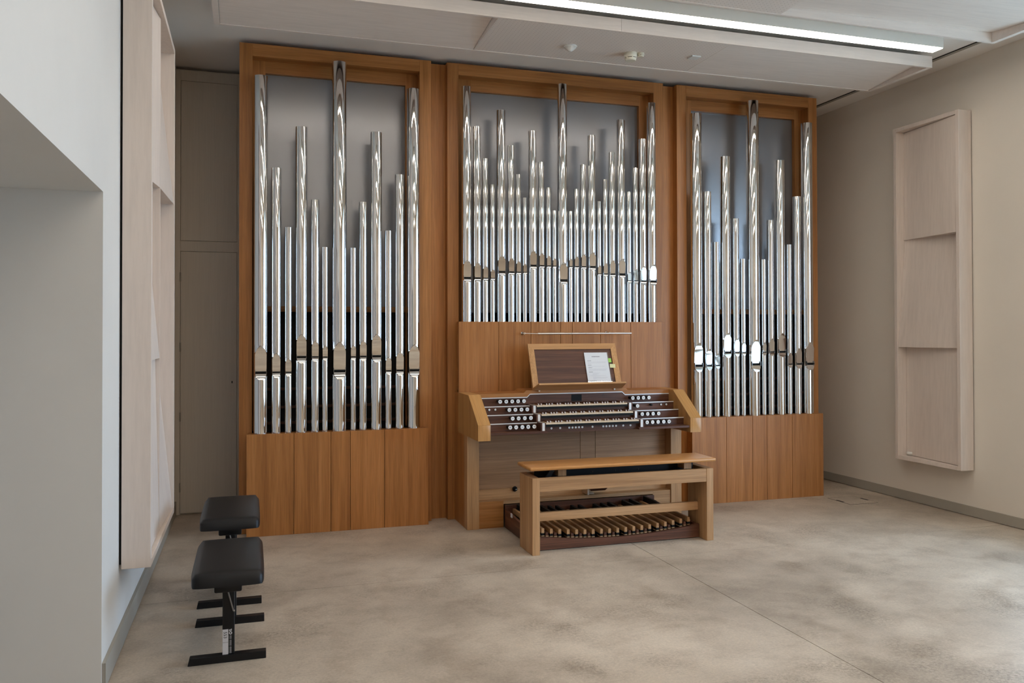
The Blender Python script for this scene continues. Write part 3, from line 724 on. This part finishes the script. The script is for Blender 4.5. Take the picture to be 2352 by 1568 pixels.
g = G(); q = [desk(.318, .128, .0072), desk(.368, .126, .006), desk(.370, .160, .0072), desk(.320, .163, .0072)]
g.hexa([p_ for p_ in q], [p_+fwd*.0006 for p_ in q]); o = g.build('sticky_note', 'yellow', org=tuple(desk(.34, .14, .007))); tag(o, 'pale yellow sticky note on the right frame of the music desk', 'sticky note', 'sticky notes')
# desk lamp bar in front of the middle panel
t = thing('music_lamp', 'slim steel lamp bar on the panel above the music desk', 'lamp', (2.24, 6.82, 1.586))
G().lathe([(.013, 0), (.013, .006), (.008, .010), (.006, .05), (.009, .055), (.009, .07)], (2.240, 6.82, 1.586), n=18, axis='Y', sgn=-1).build('rosette', 'chrome', t, smooth=True)
G().cyl((2.225, 6.757, 1.586), (2.355, 6.735, 1.583), .0035, n=10).build('arm', 'steel', t, smooth=True)
G().cyl((2.355, 6.735, 1.583), (3.235, 6.735, 1.584), .0085, n=16).build('tube', 'steel', t, smooth=True)
G().lathe([(.011, 0), (.011, .006), (.006, .010), (.005, .078)], (3.03, 6.82, 1.592), n=16, axis='Y', sgn=-1).build('bracket', 'chrome', t, smooth=True)

# ------------------------------------------------------------------ pedalboard
P = thing('pedalboard', 'walnut pedalboard with oak and black pedal keys under the bench', 'pedalboard', (2.656, 6.12, 0))
px0, px1, py0, py1 = 1.986, 3.328, 5.738, 6.508
pc = (px0+px1)/2; hw = (px1-px0)/2
curve = lambda x: .058+.050*((x-pc)/hw)**2
n = 24; poly = [(px0, .006), (px1, .006)]+[(px1-(px1-px0)*i/n, curve(px1-(px1-px0)*i/n)) for i in range(n+1)]
G().prism(poly, 'Y', py0, py0+.030).build('front_board', 'walX', P)
G().box(px0, px1, py1-.018, py1, .006, .188).build('rear_board', 'walX', P)
for a, b in ((px0, px0+.022), (px1-.022, px1)):
    G().prism([(py0+.03, .006), (py1-.018, .006), (py1-.018, .150), (py0+.03, .104)], 'X', a, b).build('side_board', 'walY', P)
G().box(px0+.022, px1-.022, py0+.03, py1-.018, .002, .012).build('floor_board', 'dark', P)  # near-black colour for the shade between the pedals
NP = 19; sp = .0669; xb = 2.656-sp*9
nb = {'n': [], 's': []}
def bar(w_, y0, y1, z0, z1, mat, nm): return G().box(-w_/2, w_/2, y0, y1, z0, z1).data(nm, mat)
LF = 5.775
m_top = G().hexa([(-.0115, 0, .024), (.0115, 0, .024), (.0115, .70, .024), (-.0115, .70, .024)], [(-.0105, .001, .058), (.0105, .001, .058), (.0105, .70, .064), (-.0105, .70, .064)]).data('natural_pedal', 'paleY')
m_mid = bar(.022, .0005, .70, .006, .0238, 'black', 'lower_bar'); m_felt = bar(.022, .0, .06, .0, .0058, 'felt', 'felt')
m_low = bar(.020, .004, .66, .006, .030, 'walY', 'sharp_pedal')
m_nose = G().prism([(.40, .028), (.70, .028), (.70, .100), (.50, .098), (.44, .088)], 'X', -.0115, .0115).data('nose', 'black', bevel=.002)
SHP = {0, 1, 3, 4, 5}
for i in range(NP):
    x = xb+sp*i; z = curve(x)-.002
    o = put('natural_pedal', m_top, P, (x, LF, z)); put('lower_bar', m_mid, o); put('felt', m_felt, o)
    if i % 7 in SHP and i < NP-1:
        xs = x+sp/2; zz = curve(xs)-.002
        o = put('sharp_pedal', m_low, P, (xs, LF, zz)); put('nose', m_nose, o); put('felt', m_felt, o)
G().box(px0-.006, px0, 6.30, 6.335, .125, .155).build('label_tab', 'sticker', P)

# ------------------------------------------------------------------ organ bench
Bn = thing('organ_bench', 'pale oak organ bench with a polished seat in front of the pedalboard', 'bench', (2.657, 5.775, 0))
for a, b in ((1.923, 1.981), (3.333, 3.391)):
    G().box(a, b, 5.63, 5.918, 0, .551).build('side_leg', 'paleZ', Bn, bevel=.002)
G().box(1.981, 3.333, 5.632, 5.66, .451, .550).build('front_rail', 'paleX', Bn, bevel=.0015)
G().box(1.981, 3.333, 5.888, 5.916, .451, .550).build('rear_rail', 'paleX', Bn, bevel=.0015)
G().box(1.981, 3.333, 5.762, 5.79, .211, .275).build('stretcher', 'paleX', Bn, bevel=.0015)
G().box(1.905, 3.412, 5.620, 5.926, .603, .630).build('seat', 'seat', Bn, bevel=.010, seg=3)
for a, b in ((2.147, 2.211), (3.178, 3.242)): G().box(a, b, 5.70, 5.86, .545, .603).build('lift_block', 'paleZ', Bn, bevel=.001)
lb = G().box(2.0, 3.31, 5.80, 5.81, .50, .602).build('lift_beam', 'blackmetal', Bn)
for x in (2.27, 2.46, 2.65, 2.84): G().cyl((x, 5.80, .547), (x, 5.797, .547), .0045, n=10).build('screw', 'chrome', lb, smooth=True)
for s, x in ((1, 2.05), (-1, 3.27)):
    G().hexa([(x-.02, 5.72, .50), (x+.02, 5.72, .50), (x+.02, 5.74, .50), (x-.02, 5.74, .50)], [(x-.02+s*.07, 5.72, .600), (x+.02+s*.07, 5.72, .600), (x+.02+s*.07, 5.74, .600), (x-.02+s*.07, 5.74, .600)]).build('lift_arm', 'blackmetal', Bn)
G().box(1.985, 3.329, 5.66, 5.888, .452, .456).build('rail_floor', 'black', Bn)

# ------------------------------------------------------------------ piano stools
def stool(label, dx, dy, zt, marks):
    x0, x1, y0, y1 = -.265+dx, .067+dx, 4.12+dy, 4.855+dy
    t = thing('piano_stool', label, 'stool', (-.1+dx, 4.55+dy, 0), 'black piano stools')
    # seat cushion: rounded, gently domed
    g = G(); nx, ny = 18, 30; th = .062
    def P_(i, j, top):
        u, v = i/nx*2-1, j/ny*2-1
        cx_, cy_ = (x0+x1)/2, (y0+y1)/2; hx, hy = (x1-x0)/2, (y1-y0)/2
        ex = 1-abs(u)**9; ey = 1-abs(v)**16
        e = max(min(ex, ey), 0)
        k = max(abs(u), abs(v))
        rr = 1-.075*(abs(u)**5*abs(v)**8)
        z = zt-th+(.040+(th-.040)*(e**.45)+.010*(1-u*u)*(1-v*v)) if top else zt-th
        return (cx_+u*hx*rr, cy_+v*hy*(1-.03*(abs(u)**5*abs(v)**8)), z)
    top = [[P_(i, j, True) for i in range(nx+1)] for j in range(ny+1)]
    for j in range(ny):
        for i in range(nx): o = len(g.v); g.v += [top[j][i], top[j][i+1], top[j+1][i+1], top[j+1][i]]; g.f.append((o, o+1, o+2, o+3))
    edge = [(i, 0) for i in range(nx)]+[(nx, j) for j in range(ny)]+[(nx-i, ny) for i in range(nx)]+[(0, ny-j) for j in range(ny)]
    E_ = [top[j][i] for i, j in edge]; L_ = [(x, y, zt-th) for x, y, z in E_]
    for k in range(len(E_)):
        q = (k+1) % len(E_); o = len(g.v); g.v += [E_[k], L_[k], L_[q], E_[q]]; g.f.append((o, o+1, o+2, o+3))
    o = len(g.v); g.v += L_; g.f.append(tuple(range(o, o+len(L_))))
    s = g.build('seat_cushion', 'leather', t)
    bm = bmesh.new(); bm.from_mesh(s.data); bmesh.ops.remove_doubles(bm, verts=bm.verts, dist=1e-5); bmesh.ops.recalc_face_normals(bm, faces=bm.faces); bm.to_mesh(s.data); bm.free()
    s.data.polygons.foreach_set('use_smooth', [True]*len(s.data.polygons)); s.data.set_sharp_from_angle(angle=R(60))
    xc = -.0985+dx; zb = zt-th
    yf, yr = 4.300+dy, 4.845+dy
    for y in (yf, yr):
        G().hexa([(-.284+dx, y-.022, 0), (.077+dx, y-.022, 0), (.077+dx, y+.022, 0), (-.284+dx, y+.022, 0)],
                 [(-.276+dx, y-.022, .036), (.077+dx, y-.022, .036), (.077+dx, y+.022, .036), (-.276+dx, y+.022, .036)]).build('foot', 'blackmetal', t, bevel=.002)
        po = G().box(xc-.028, xc+.028, y-.012, y+.030, .036, zb-.012).build('post', 'blackmetal', t, bevel=.003)
        G().box(xc-.063, xc+.063, y-.115 if y == yf else y-.02, y+.03 if y == yf else y+.115, zb-.046, zb).build('bracket', 'blackmetal', t, bevel=.008, seg=2)
        if y == yf: front = po
    G().box(xc-.02, xc+.02, yf+.03, yr-.012, .12, .16).build('cross_bar', 'blackmetal', t, bevel=.002)
    G().cyl((xc-.012, yf-.02, zb-.03), (xc+.022, yf-.014, zb-.165), .004, n=8).cyl((xc+.022, yf-.014, zb-.165), (xc+.030, yf-.014, zb-.165), .006, n=8).build('gas_lever', 'earmetal', t, smooth=True)
    if marks:
        yy = yf-.0122
        st = G().box(xc-.0275, xc-.001, yy-.0006, yy, .036, .157).build('sticker', 'sticker', front)
        me = text_mesh('553', .022); me.materials.append(M['ink'])
        put('handwriting', me, st, (xc-.0155, yy-.0008, .130), (R(90), R(90), 0))
        G().box(xc-.0265, xc-.002, yy-.001, yy-.0006, .0935, .0945).build('ruled_line', 'ink', st)
        lg = G()
        lg.box(xc+.003, xc+.0075, yy-.0008, yy-.0002, .147, .155).box(xc+.0085, xc+.011, yy-.0008, yy-.0002, .148, .156).box(xc+.012, xc+.015, yy-.0008, yy-.0002, .148, .158)
        for i in range(16):
            a, b = 2*math.pi*i/16, 2*math.pi*(i+1)/16; c0, c1, ri, ro = xc+.0095, .138, .0035, .0075
            lg.prism([(c0+ri*math.cos(a), c1+ri*math.sin(a)), (c0+ro*math.cos(a), c1+ro*math.sin(a)), (c0+ro*math.cos(b), c1+ro*math.sin(b)), (c0+ri*math.cos(b), c1+ri*math.sin(b))], 'Y', yy-.0008, yy-.0002)
        zq = .126
        for wd in (.008, .013, .014):
            q = zq
            while q > zq-wd*2.2: lg.box(xc+.0095, xc+.0125, yy-.0008, yy-.0002, q-.0028, q); lg.box(xc+.0030, xc+.0042, yy-.0008, yy-.0002, q-.0026, q); q -= .0036
            zq -= wd*2.2+.004
        lg.build('printed_logo', 'sticker', front)
    return t
stool('nearest black piano stool, with a white sticker on its front post', 0, 0, .472, True)
stool('farther black piano stool, set higher behind the nearest one', -.010, .867, .542, False)

# ------------------------------------------------------------------ floor box
t = thing('floor_box', 'square concrete-filled floor box lid beside the right organ case', 'floor box', (5.436, 6.546, 0))
g = G()
x0, x1, y0, y1 = 5.282, 5.590, 6.385, 6.708
g.box(x0, x1, y0, y0+.004, 0, .0012).box(x0, x1, y1-.004, y1, 0, .0012).box(x0, x0+.004, y0+.004, y1-.004, 0, .0012).box(x1-.004, x1, y0+.004, y1-.004, 0, .0012)
g.build('rim', 'groove', t)
G().box(x0+.004, x1-.004, y0+.004, y1-.004, 0, .0014).build('lid', 'floor', t)
for x in (x0+.006, x1-.026): G().box(x, x+.020, 6.50, 6.60, .0012, .0022).build('cable_slot', 'black', t)
